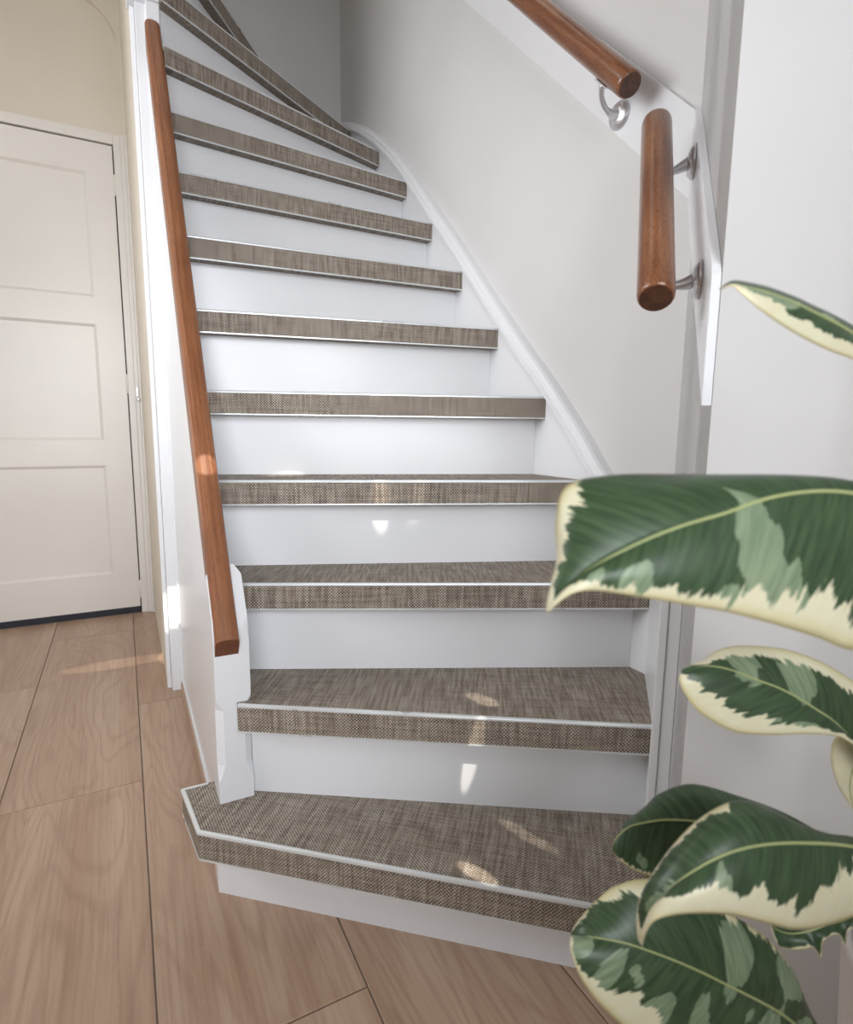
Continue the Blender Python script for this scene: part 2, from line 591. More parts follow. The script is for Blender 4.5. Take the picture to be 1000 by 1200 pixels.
# ------------------------------------------------------------------ floor of wood-look tiles
fl = MB().prism([(-1.38, -2.1), (2.0, -2.1), (2.0, 3.06), (-1.38, 3.06)], -0.06, -0.0035)
floor = fl.build('floor', M_grout)
struct('floor', floor, 'hall floor laid with long wood-look tiles', 'floor')
TW, TL, G = 0.297, 1.19, 0.0024
starts = {-5: 0.1, -4: 0.75, -3: 0.3, -2: 0.75, -1: 0.02, 0: 0.46, 1: 0.10, 2: 0.50, 3: 0.0, 4: 0.9, 5: 0.4, 6: 0.2}
tile_cache = {}
random.seed(4)
for c in range(-5, 7):
    x0 = -0.004 + c * TW
    y = -2.1 - TL + starts[c]
    while y < 3.05:
        ya, yb = max(y, -2.1), min(y + TL, 3.05)
        xa, xb = max(x0, -1.37), min(x0 + TW, 1.99)
        # the stair and the walls on the right stand on this part of the floor
        if yb - ya > 0.05 and xb - xa > 0.02:
            key = (round(xb - xa, 4), round(yb - ya, 4))
            if key not in tile_cache:
                t = MB()
                W_, L_ = key
                g, e = G / 2, 0.0012
                lo = [(g, g), (W_ - g, g), (W_ - g, L_ - g), (g, L_ - g)]
                hi = [(g + e, g + e), (W_ - g - e, g + e), (W_ - g - e, L_ - g - e), (g + e, L_ - g - e)]
                t.face([(p[0], p[1], 0) for p in hi], [(p[1], p[0]) for p in hi])
                for i in range(4):
                    k = (i + 1) % 4
                    t.face([(*lo[i], -0.0009), (*lo[k], -0.0009), (*hi[k], 0), (*hi[i], 0)], [(lo[i][1], lo[i][0]), (lo[k][1], lo[k][0]), (hi[k][1], hi[k][0]), (hi[i][1], hi[i][0])])
                    t.face([(*lo[i], -0.0036), (*lo[k], -0.0036), (*lo[k], -0.0009), (*lo[i], -0.0009)])
                o = t.build('tile', M_tile, floor)
                tile_cache[key] = o
            else:
                o = tile_cache[key].copy()
                COL.objects.link(o)
            o.location = (xa, ya, 0)
        y += TL

# ------------------------------------------------------------------ hall door
door = empty('door_1', (-0.4, YD, 0), 'white painted three-panel door at the end of the hall', 'door', kind='structure')
DX0, DX1, DZ0, DZ1 = -0.80, 0.030, 0.012, 2.03
slab = MB()
px0, px1 = -0.70, -0.072
rows = [(0.195, 0.692), (0.803, 1.300), (1.412, 1.912)]
f0, f1 = YD, YD + 0.04          # front face, back face
rc = 0.009                      # panel recess
# stiles and rails as one frame, recessed flat panels with a sloping edge
xs = [DX0, px0, px1, DX1]
zs = [DZ0] + [z for r_ in rows for z in r_] + [DZ1]
for i in range(3):
    for j in range(len(zs) - 1):
        a, b_, c, d = xs[i], xs[i + 1], zs[j], zs[j + 1]
        if i == 1 and j % 2 == 1:
            e = 0.012
            I = [(a + e, c + e), (b_ - e, c + e), (b_ - e, d - e), (a + e, d - e)]
            O = [(a, c), (b_, c), (b_, d), (a, d)]
            slab.face([(p[0], f0 + rc, p[1]) for p in I])
            for k in range(4):
                m = (k + 1) % 4
                slab.face([(O[k][0], f0, O[k][1]), (O[m][0], f0, O[m][1]), (I[m][0], f0 + rc, I[m][1]), (I[k][0], f0 + rc, I[k][1])])
        else:
            slab.face([(a, f0, c), (b_, f0, c), (b_, f0, d), (a, f0, d)])
for (A_, B_) in (((DX0, DZ0), (DX1, DZ0)), ((DX1, DZ0), (DX1, DZ1)), ((DX1, DZ1), (DX0, DZ1)), ((DX0, DZ1), (DX0, DZ0))):
    slab.face([(A_[0], f0, A_[1]), (B_[0], f0, B_[1]), (B_[0], f1, B_[1]), (A_[0], f1, A_[1])])
slab.face([(DX0, f1, DZ0), (DX1, f1, DZ0), (DX1, f1, DZ1), (DX0, f1, DZ1)])
slab.build('door_leaf', M_door, door)
for z in (1.876, 1.052, 0.113):
    h = MB().lathe((0.0325, YD - 0.004, z - 0.042), (0, 0, 1), [(0.003, 0), (0.0055, 0.002), (0.0055, 0.082), (0.003, 0.084)], 12)
    h.build('hinge', M_door, door)
fr = MB()
fr.prism([(0.035, 0), (0.062, 0), (0.062, 2.075), (0.035, 2.075)], YD - 0.008, YD + 0.06, 'y')
fr.prism([(0.0622, 0), (0.078, 0), (0.078, 2.075), (0.062, 2.075)], YD - 0.018, YD + 0.06, 'y')
fr.prism([(0.0782, 0), (0.0878, 0), (0.0878, 2.075), (0.0782, 2.075)], YD - 0.03, YD + 0.06, 'y')
fr.prism([(-0.8401, 2.036), (0.0348, 2.036), (0.0348, 2.075), (-0.8401, 2.075)], YD - 0.008, YD + 0.06, 'y')
fr.prism([(-0.84, 0), (-0.805, 0), (-0.805, 2.0358), (-0.84, 2.0358)], YD - 0.008, YD + 0.06, 'y')
fr.build('door_frame', M_door, door, bevel=0.002)
MB().prism([(-0.84, 0.0), (0.06, 0.0), (0.06, 2.07), (-0.84, 2.07)], YD + 0.061, YD + 0.07, 'y').build('gap_shade', M_gap, door)  # dark sheet behind the door gap, shade put into its colour
MB().prism([(-0.805, 0.0), (0.035, 0.0), (0.035, 0.03), (-0.805, 0.03)], YD - 0.001, YD + 0.02, 'y').build('draught_strip', M_dark, door)['label'] = 'dark strip under the white door'
lk = MB().box((0.066, YD - 0.026, 1.0), (0.073, YD - 0.018, 1.035))
lk.lathe((0.072, YD - 0.018, 0.985), (0, -1, 0), [(0.003, 0), (0.003, 0.014), (0.007, 0.016), (0.007, 0.024), (0.004, 0.027)], 12)
lk.build('latch_pin', M_chrome, door)

# ------------------------------------------------------------------ the staircase
H = 0.19
TH = 0.052
UL, UR = 0.162, 0.917
stair = empty('staircase', (0.5, 1.4, 0), 'white winding staircase with brown woven tread covers and a wooden rail', 'staircase')

# nosing lines in plan (two points each)
NOSE = {1: ((0.075, 0.964), (0.569, 0.539)), 2: ((0.155, 1.011), (0.760, 0.626)), 3: ((0.165, 1.137), (0.921, 0.778)),
        4: ((0.17, 1.258), (0.920, 0.965)), 5: ((0.176, 1.383), (0.910, 1.130)), 6: ((0.169, 1.480), (0.908, 1.342)),
        7: ((0.167, 1.585), (0.909, 1.536)), 8: ((0.165, 1.710), (0.904, 1.728)), 9: ((0.166, 1.822), (0.905, 1.918)),
        10: ((0.160, 1.879), (0.905, 2.157)), 11: ((0.238, 1.979), (0.906, 2.453)), 12: ((0.376, 2.233), (0.492, 2.397))}


def v_at(line, u):
    (a, b_), (c, d) = line
    return b_ + (d - b_) * (u - a) / (c - a)


def off(line, d):
    """move a nosing line back (away from the walker) by d"""
    (a, b_), (c, e) = line
    L = math.hypot(c - a, e - b_)
    nx, ny = -(e - b_) / L, (c - a) / L
    return ((a + nx * d, b_ + ny * d), (c + nx * d, e + ny * d))


def meet(line, k):
    """meet the line u - v = k"""
    (a, b_), (c, d) = line
    m = (d - b_) / (c - a)
    u = (b_ - m * a + k) / (1 - m)
    return (u, u - k)


def offline_poly(poly, d):
    return poly


OV = {1: 0.082}
KF = 0.137       # face of the slanted string: u - v = KF
CS = (UR, UR - KF)
for k in range(1, 13):
    ln = NOSE[k]
    z1, z0 = k * H, k * H - TH
    nxt = NOSE.get(k + 1)
    if k == 1:
        P1 = meet(ln, 0.178)
        front = [(0.061, 1.101), (0.075, 0.964), P1]
        back = [(0.683, 0.5055), (0.7695, 0.592), (0.749, 0.6115), (0.82, 0.682), (0.79, 0.71), (0.5, 0.895), (0.2, 1.08), (0.182, 1.101)]
        poly = front + back
    elif k == 2:
        r = off(nxt, 0.045)
        poly = [(0.155, 1.011), meet(ln, KF + 0.001), CS, (UR, v_at(r, UR)), (UL, v_at(r, UL)), (UL, 1.092), (0.181, 1.092), (0.181, 1.021), (0.155, 1.021)]
    elif k == 12:
        x0 = 0.168
        poly = [(x0, 2.05), (x0, 2.0), (0.215, v_at(ln, 0.215)), (0.678, v_at(ln, 0.678)), (0.66, 2.659), (x0, 2.659)]
        poly = [(0.1630, 2.045), (0.24, v_at(ln, 0.24)), (0.674, 2.655), (0.1630, 2.655)]
    else:
        r = off(nxt, 0.045) if nxt else None
        if k == 11:
            m12 = off(NOSE[12], 0.045)
            yb = 2.655
            uB = m12[0][0] + (yb - m12[0][1]) * (m12[1][0] - m12[0][0]) / (m12[1][1] - m12[0][1])
            poly = [(0.163, v_at(ln, 0.163)), (UR, v_at(ln, UR)), (UR, yb), (uB, yb), (0.21, v_at(m12, 0.21)), (0.163, 2.0)]
        else:
            poly = [(UL, v_at(ln, UL)), (UR, v_at(ln, UR)), (UR, v_at(r, UR)), (UL, v_at(r, UL))]
    d = (ln[1][0] - ln[0][0], ln[1][1] - ln[0][1])
    t = MB().prism(poly, z0, z1, 'z', 0, d)
    tr = t.build('tread', M_weave, stair)
    if k == 1:
        tr['label'] = 'wide angled bottom tread under the newel post'
    # aluminium strips along the top and the foot of the nose
    s_ = MB()
    bs = MB()
    if k == 1:
        segs = [((0.108, 1.1005), (0.061, 1.101)), ((0.061, 1.101), (0.075, 0.964)), ((0.075, 0.964), P1)]
    elif k == 2:
        segs = [((0.155, 1.011), poly[1])]
    elif k == 12:
        segs = [((0.24, v_at(ln, 0.24)), (0.674, 2.655))]
    elif k == 11:
        segs = [((0.163, v_at(ln, 0.163)), (UR, v_at(ln, UR)))]
    else:
        segs = [(poly[0], poly[1])]
    for a, c in segs:
        L = math.hypot(c[0] - a[0], c[1] - a[1])
        tx, ty = (c[0] - a[0]) / L, (c[1] - a[1]) / L
        nx, ny = ty, -tx                      # outward (towards the walker)
        A0, A1 = Vector((a[0], a[1], 0)), Vector((c[0], c[1], 0))
        def ring(P, prof):
            return [P + Vector((nx * q[0], ny * q[0], q[1])) for q in prof]
        rr = 0.0032
        prof = [(-0.006, z1), (0.0, z1 + 0.0006)] 
        prof = [(-0.0046, z1 - 0.001), (-0.0046, z1 + 0.0010), (-0.001, z1 + 0.0015), (0.0015, z1 + 0.0005), (0.0022, z1 - 0.0015), (0.0022, z1 - 0.0042), (-0.0005, z1 - 0.0042)]
        prof2 = [(-0.003, z0 + 0.001), (0.0014, z0 + 0.0022), (0.0016, z0 - 0.0006), (-0.003, z0 - 0.0008)]
        for mb, pf in ((s_, prof), (bs, prof2)):
            r0, r1 = ring(A0, pf), ring(A1, pf)
            n = len(pf)
            for i in range(n):
                j = (i + 1) % n
                mb.face([r0[i], r0[j], r1[j], r1[i]])
            mb.face(r0[::-1])
            mb.face(r1)
    s_.build('nosing_strip', M_alu, tr)
    bs.build('edge_strip', M_alu, tr)
    # riser under this tread
    rl = off(ln, OV.get(k, 0.036))
    zb = (k - 1) * H
    rt_ = 0.014
    rb = off(ln, OV.get(k, 0.036) + rt_)
    if k == 1:
        p1, p2 = meet(rl, 0.176), meet(rb, 0.176)
        a0 = (0.112, v_at(rl, 0.112))
        poly = [a0, p1, p2, (0.126, v_at(rb, 0.126)), (0.128, 1.10), (0.114, 1.10)]
    elif k == 2:
        poly = [(0.1815, v_at(rl, 0.1815)), meet(rl, KF + 0.001), meet(rb, KF + 0.001), (0.1815, v_at(rb, 0.1815))]
    elif k == 11:
        poly = [(0.163, v_at(rl, 0.163)), (UR, v_at(rl, UR)), (UR, v_at(rb, UR)), (0.163, v_at(rb, 0.163))]
    elif k == 12:
        poly = [(0.205, v_at(rl, 0.205)), (0.645, v_at(rl, 0.645)), (0.635, v_at(rb, 0.635)), (0.2, v_at(rb, 0.2))]
    elif k == 3:
        poly = [(UL, v_at(rl, UL)), (UR, v_at(rl, UR)), (UR, v_at(rb, UR)), (UL, v_at(rb, UL))]
    else:
        poly = [(UL, v_at(rl, UL)), (UR, v_at(rl, UR)), (UR, v_at(rb, UR)), (UL, v_at(rb, UL))]
    MB().prism(poly, zb, z0, 'z').build('riser', M_trim, stair)

# right string: board on the wall with a moulded upper edge
CURVE = [(0.780, 0.602), (0.87, 0.688), (0.967, 0.780), (1.024, 0.845), (1.158, 0.980), (1.245, 1.058), (1.405, 1.213), (1.500, 1.309), (1.635, 1.440),
         (1.774, 1.571), (1.889, 1.682), (2.015, 1.797), (2.164, 1.912), (2.33, 2.022), (2.492, 2.109), (2.655, 2.175)]
cur = cr_spline(CURVE, 60)
top = [(p[0], p[1] + 0.012) for p in cur]
bot = [(p[0], max(0.0, p[1] - 0.42)) for p in cur[::-1]]
sb = MB().prism(top + bot, UR + 0.0005, 0.9449, 'x')
string = sb.build('wall_string', M_trim, stair)
prof = [(-0.0197, 0), (0.016, 0.0), (0.019, 0.003), (0.019, 0.010), (0.014, 0.013), (0.013, 0.022), (0.009, 0.028), (0.002, 0.031), (-0.0197, 0.031)]


def mould(path, outn):
    """path points along the inner edge, outn = direction out of the wall"""
    m = MB()
    P = [Vector(p) for p in path]
    N_ = Vector(outn)
    rings = []
    for i, p in enumerate(P):
        t = (P[min(i + 1, len(P) - 1)] - P[max(i - 1, 0)]).normalized()
        up_ = N_.cross(t)
        if up_.z < -0.001 or (abs(up_.z) <= 0.001 and up_.dot(Vector((-1, -1, 0))) < 0):
            up_ = -up_
        rings.append([p + N_ * a + up_ * b_ for a, b_ in prof])
    n = len(prof)
    for i in range(len(P) - 1):
        for j in range(n):
            k = (j + 1) % n
            m.face([rings[i][j], rings[i][k], rings[i + 1][k], rings[i + 1][j]], None, 0, False)
    m.face(rings[0])
    m.face(rings[-1][::-1])
    return m


mould([(0.925, p[0], p[1]) for p in cur], (-1, 0, 0)).build('string_moulding', M_trim, string)
# slanted string beside the two lowest steps, its end standing upright on the bottom tread
dg = Vector((-1, -1, 0)).normalized()
inn = Vector((-1, 1, 0)).normalized()


def diag(t, dep, z):
    """point t metres along the slanted face from its inner corner, dep metres towards the stair from the string face"""
    return Vector((CS[0], CS[1], z)) + dg * t + inn * dep


ds = MB()
tE = math.hypot(CS[0] - 0.750, CS[1] - 0.613)
zt0, zt1 = 0.612, 0.600
quad = [(0, zt0), (tE, zt1), (tE, 0.1902), (0, 0.1902)]
F0 = [diag(t, 0, z) for t, z in quad]
F1 = [diag(t, -0.0298, z) for t, z in quad]
ds.face(F0)
ds.face(F1[::-1])
for i in range(4):
    j = (i + 1) % 4
    ds.face([F0[i], F0[j], F1[j], F1[i]])
dso = ds.build('corner_string', M_trim, stair, bevel=0.0015)
cap = MB()
for (d0, d1, e) in ((0.003, -0.0098, 0.008), (-0.0102, -0.0295, 0.0055)):
    # bead on the upright end
    pts = [diag(tE, d0, 0), diag(tE + e, d0, 0), diag(tE + e, d1, 0), diag(tE, d1, 0)]
    cap.prism([(p.x, p.y) for p in pts], 0.1902, zt1 + 0.03)
cap.build('end_bead', M_trim, dso, bevel=0.0015)
mould([diag(0.0, -0.006, zt0), diag(tE, -0.006, zt1)], tuple(inn)).build('string_moulding', M_trim, dso)

# left string, closed panel and newel
SL = 1.558


def zr(v):            # upper surface of the rail
    return 0.507 + SL * (v - 1.0)


ls = MB()
lo = 0.083
ls.prism([(1.09, zr(1.09) - lo - 0.17), (1.965, zr(1.965) - lo - 0.17), (1.965, zr(1.965) - lo + 0.004), (1.04, zr(1.04) - lo + 0.004), (1.04, zr(1.04) - lo - 0.03), (1.09, zr(1.09) - lo - 0.04)], 0.127, 0.160, 'x')
ls.build('outer_string', M_trim, stair, bevel=0.0015)
pn = MB().prism([(1.091, 0), (1.975, 0), (1.975, 1.75), (1.091, 0.38)], 0.133, 0.150, 'x')
pn.build('side_panel', M_trim, stair)
MB().prism([(1.091, 0.0), (1.97, 0), (1.97, 0.032), (1.091, 0.032)], 0.124, 0.1328, 'x').build('side_skirting', M_tile, stair)['label'] = 'thin wood-look skirting along the white side panel'
MB().prism([(1.091, 0.032), (1.97, 0.032), (1.97, 0.052), (1.091, 0.052)], 0.128, 0.1328, 'x').build('skirting_cap', M_trim, stair)


# newel: square block, stopped chamfers, wider square head
def newel_ring(c, z):
    """octagonal section with chamfer c"""
    x0, x1, y0, y1 = 0.119, 0.180, 1.022, 1.0905
    c = max(c, 0.0004)
    return [(x0 + c, y0, z), (x1 - c, y0, z), (x1, y0 + c, z), (x1, y1 - c, z), (x1 - c, y1, z), (x0 + c, y1, z), (x0, y1 - c, z), (x0, y0 + c, z)]


nw = MB()
lv = [(0.19, 0), (0.232, 0), (0.243, 0.006), (0.262, 0.0125), (0.355, 0.0125), (0.368, 0.0125), (0.382, 0.005), (0.395, 0.0), (0.44, 0.0), (0.52, 0.0), (0.53, 0.003), (0.545, 0.006), (0.562, 0.012)]
rg = [newel_ring(c, z) for z, c in lv]
for i_ in range(len(rg) - 4, len(rg)):
    dz = (-0.006, 0.0, 0.012, 0.020)[i_ - len(rg) + 4]
    rg[i_] = [(x, y, 0.500 + dz + 1.45 * (y - 1.022)) for x, y, z in rg[i_]]
for i in range(len(rg) - 1):
    for j in range(8):
        k = (j + 1) % 8
        nw.face([rg[i][j], rg[i][k], rg[i + 1][k], rg[i + 1][j]])
nw.face(rg[0][::-1])
nw.face(rg[-1])
nw.build('newel_post', M_trim, stair)

# rectangular rail with rounded back, on top of the outer string
rl_ = MB()
wd = 0.0200
hp_ = [(-wd, -0.045), (wd, -0.045), (wd, -0.008), (wd * 0.86, -0.0035), (wd * 0.5, -0.0008), (0, 0), (-wd * 0.5, -0.0008), (-wd * 0.86, -0.0035), (-wd, -0.008)]
dirv = Vector((0, 1, SL)).normalized()
nrm = Vector((0, -SL, 1)).normalized()
P0, P1_ = Vector((0.141, 1.0, 0.507)), Vector((0.141, 1.958, zr(1.958)))
cutv = Vector((0, 1.026 - 1.0, 0.4645 - 0.507)) / 0.0498      # the lower end is cut nearly plumb
N = 24
rings = []
for i in range(N + 1):
    f = i / N
    c = P0.lerp(P1_, f)
    ring_ = []
    for a, b_ in hp_:
        if i == 0:
            ring_.append(c + Vector((a, 0, 0)) + cutv * (-b_ * 1.107))
        elif i == N:
            ring_.append(c + Vector((a, 0, 0)) + Vector((0, 0, b_ / dirv.y)))
        else:
            ring_.append(c + Vector((a, 0, 0)) + nrm * b_)
    rings.append(ring_)
per = [0]
for i in range(len(hp_)):
    p, q = hp_[i], hp_[(i + 1) % len(hp_)]
    per.append(per[-1] + math.hypot(q[0] - p[0], q[1] - p[1]))
ll = (P1_ - P0).length / N
for i in range(N):
    for j in range(len(hp_)):
        k = (j + 1) % len(hp_)
        rl_.face([rings[i][j], rings[i][k], rings[i + 1][k], rings[i + 1][j]],
                 [(i * ll, per[j]), (i * ll, per[j + 1]), ((i + 1) * ll, per[j + 1]), ((i + 1) * ll, per[j])], 0, False)
rl_.face(rings[0][::-1], [(a, b_) for a, b_ in hp_[::-1]], 1)
rl_.face(rings[-1], [(a, b_) for a, b_ in hp_], 1)
rl_.build('handrail', [M_rail, M_endcut], stair)['label'] = 'straight flat wooden rail with rounded top'

# post between hall and stair, stepped, with a wider block above
pp = MB()
pp.prism([(0.099, 1.985), (0.099, 2.039), (0.162, 2.039), (0.162, 1.966), (0.126, 1.966), (0.126, 1.985)], 0, 2.05)
pp.prism([(0.086, 2.012), (0.086, 2.039), (0.0985, 2.039), (0.0985, 2.012)], 0, 2.05)
pp.prism([(0.080, 1.960), (0.080, 2.039), (0.162, 2.039), (0.162, 1.960)], 2.0502, TOP)
struct('trim_1', pp.build('trim_1', M_trim, bevel=0.002), 'stepped white post between the hall and the stair behind the wooden rail', 'post')

# sloping white boards that carry the round rails
bd = MB().prism([(0.768, 1.286), (0.768, 1.436), (1.30, 1.955), (2.2, 2.83), (2.2, 2.69), (1.505, 2.004), (1.195, 1.705)], 0.9332, 0.9448, 'x')
struct('trim_2', bd.build('trim_2', M_trim, bevel=0.001), 'sloping white board on the stairwell wall carrying the long round rail', 'board')


def dwall(t, dep, z):
    """point on the slanted wall, t metres from its inner corner towards the room"""
    return Vector((CA[0], CA[1], z)) + dg * t + inn * dep


Lw = math.hypot(CA[0] - CB[0], CA[1] - CB[1])
oq = [(0.014, 1.434), (Lw - 0.006, 1.083), (Lw - 0.0005, 1.070), (Lw - 0.0005, 0.905), (0.014, 1.270)]
b2 = MB()
F0 = [dwall(t, 0.0125, z) for t, z in oq]
F1 = [dwall(t, 0.0004, z) for t, z in oq]
b2.face(F0)
b2.face(F1[::-1])
for i in range(len(oq)):
    j = (i + 1) % len(oq)
    b2.face([F0[i], F0[j], F1[j], F1[i]])
struct('trim_3', b2.build('trim_3', M_trim, bevel=0.001), 'short sloping white board with a plumb end on the slanted wall corner', 'board')


# ------------------------------------------------------------------ round wall rails
def round_rail(a, c, label, brackets, r=0.0245):
    a, c = Vector(a), Vector(c)
    root = empty('wall_handrail', tuple((a + c) / 2), label, 'handrail')
    m = MB()
    L = (c - a).length
    d = (c - a) / L
    path, sc = [], []
    for t, k in ((0, 0.86), (0.004, 0.97), (0.010, 1.0)):
        path.append(a + d * t)
        sc.append(k)
    n = max(4, int(L / 0.06))
    for i in range(1, n):
        path.append(a + d * (0.01 + (L - 0.02) * i / n))
        sc.append(1.0)
    for t, k in ((0.010, 1.0), (0.004, 0.97), (0, 0.86)):
        path.append(c - d * t)
        sc.append(k)
    m.tube(path, r, 32, scales=sc, capmi=1)
    m.build('pole', [M_pole, M_endgrain], root)
    for spot, out, t in brackets:
        spot, out = Vector(spot), Vector(out).normalized()
        br = MB()
        seat = a + d * t - Vector((0, 0, 1)).cross(d).cross(d).normalized() * 0
        # saddle under the pole
        upn = (Vector((0, 0, 1)) - d * d.z).normalized()
        under = a + d * t - upn * (r - 0.001)
        toward = (spot - under).normalized()
        b0 = under
        b1 = under - upn * 0.026
        b3 = spot + out * 0.006
        b2_ = spot + out * 0.034 + Vector((0, 0, -0.012))
        pts = [Vector(p) for p in interpolate_bezier(b3, b2_, b1, b0, 14)]
        sc_ = [1.35 - 0.75 * min(1, i / 5) + 0.25 * max(0, (i - 10) / 3) for i in range(14)]
        br.tube(pts, 0.0085, 14, scales=sc_)
        # thin saddle plate
        sd = d * 0.02
        side = d.cross(upn).normalized()
        for s0 in (-1,):
            q = [under - sd - side * 0.009 - upn * 0.001, under + sd - side * 0.009 - upn * 0.001, under + sd + side * 0.009 - upn * 0.001, under - sd + side * 0.009 - upn * 0.001]
            q2 = [p - upn * 0.0025 for p in q]
            br.face(q)
            br.face(q2[::-1])
            for i in range(4):
                j = (i + 1) % 4
                br.face([q[i], q[j], q2[j], q2[i]])
        bo = br.build('bracket', M_chrome, root)
        ro = MB().lathe(spot, out, [(0.027, 0.0002), (0.027, 0.003), (0.024, 0.0065), (0.014, 0.011), (0.008, 0.0125)], 28)
        for an in (90, 210, 330):
            e = out.orthogonal().normalized()
            g = out.cross(e)
            p = spot + (e * math.cos(R(an)) + g * math.sin(R(an))) * 0.0185 + out * 0.0072
            ro.lathe(p, out, [(0.0034, 0), (0.0034, 0.0016), (0.002, 0.0026)], 10)
        ro.build('rosette', M_chrome, bo)
    return root


d1 = Vector((0, 1.189 - 0.861, 1.833 - 1.502)).normalized()
R1 = Vector((0.868, 0.861, 1.502))
round_rail(R1, R1 + d1 * 1.55, 'long round dark-stained rail rising along the stairwell wall above the sloping board',
           [((0.9330, 0.950, 1.505), (-1, 0, 0), 0.075), ((0.9330, 1.75, 2.31), (-1, 0, 0), 1.21)])
on45 = tuple(inn)
R2b, R2a = Vector((0.640, 0.568, 1.049)), Vector((0.836, 0.764, 1.387))
d2 = (R2a - R2b).normalized()


def dface(t, z):
    return dwall(t, 0.0127, z)


L2 = (R2a - R2b).length
round_rail(R2b - d2 * 0.004, R2a + d2 * 0.008, 'short round worn wooden rail on two brackets at the slanted wall corner',
           [(dface(0.075, 1.322), on45, L2 * 0.80), (dface(0.262, 1.088), on45, L2 * 0.20)], 0.0245)

# ------------------------------------------------------------------ rubber plant
STX = ax * 0.56 + ay * 0.50
plant = empty('rubber_plant', (STX.x, STX.y, 0), 'potted rubber plant with cream-edged variegated leaves in the right foreground', 'plant')
pot = MB()
prof_p = []
NP = 96


def potr(i, r):
    return r * (1 + 0.018 * math.cos(24 * 2 * math.pi * i / NP))


levels = [(0.088, 0.0), (0.094, 0.004), (0.104, 0.16), (0.112, 0.30), (0.115, 0.322), (0.115, 0.328), (0.107, 0.330), (0.105, 0.31), (0.104, 0.285)]
rings = []
for li, (r_, z) in enumerate(levels):
    rings.append([(STX.x + (potr(i, r_) if li < 4 else r_) * math.cos(2 * math.pi * i / NP), STX.y + (potr(i, r_) if li < 4 else r_) * math.sin(2 * math.pi * i / NP), z) for i in range(NP)])
for i in range(len(rings) - 1):
    for j in range(NP):
        k = (j + 1) % NP
        pot.face([rings[i][j], rings[i][k], rings[i + 1][k], rings[i + 1][j]], None, 0, True)
pot.face(rings[0][::-1])
pot.build('pot', M_pot, plant)['label'] = 'ribbed off-white planter'
so = MB().lathe((STX.x, STX.y, 0.285), (0, 0, 1), [(0.103, 0), (0.103, 0.008), (0.08, 0.014), (0.03, 0.018), (0.01, 0.019)], 40)
so.build('soil', M_soil, plant)
stem_pts = [(STX.x, STX.y, 0.28), (STX.x + 0.008, STX.y - 0.004, 0.50), (STX.x - 0.004, STX.y + 0.006, 0.75), (STX.x + 0.006, STX.y, 0.95), (STX.x, STX.y + 0.003, 1.15)]
sp_ = cr_spline(stem_pts, 30)
MB().tube([Vector(p) for p in sp_], 0.008, 14, scales=[1.2 - 0.6 * i / 29 for i in range(30)]).build('stem', M_stem, plant)


def stem_at(z):
    return min((Vector(p) for p in sp_), key=lambda p: abs(p.z - z))


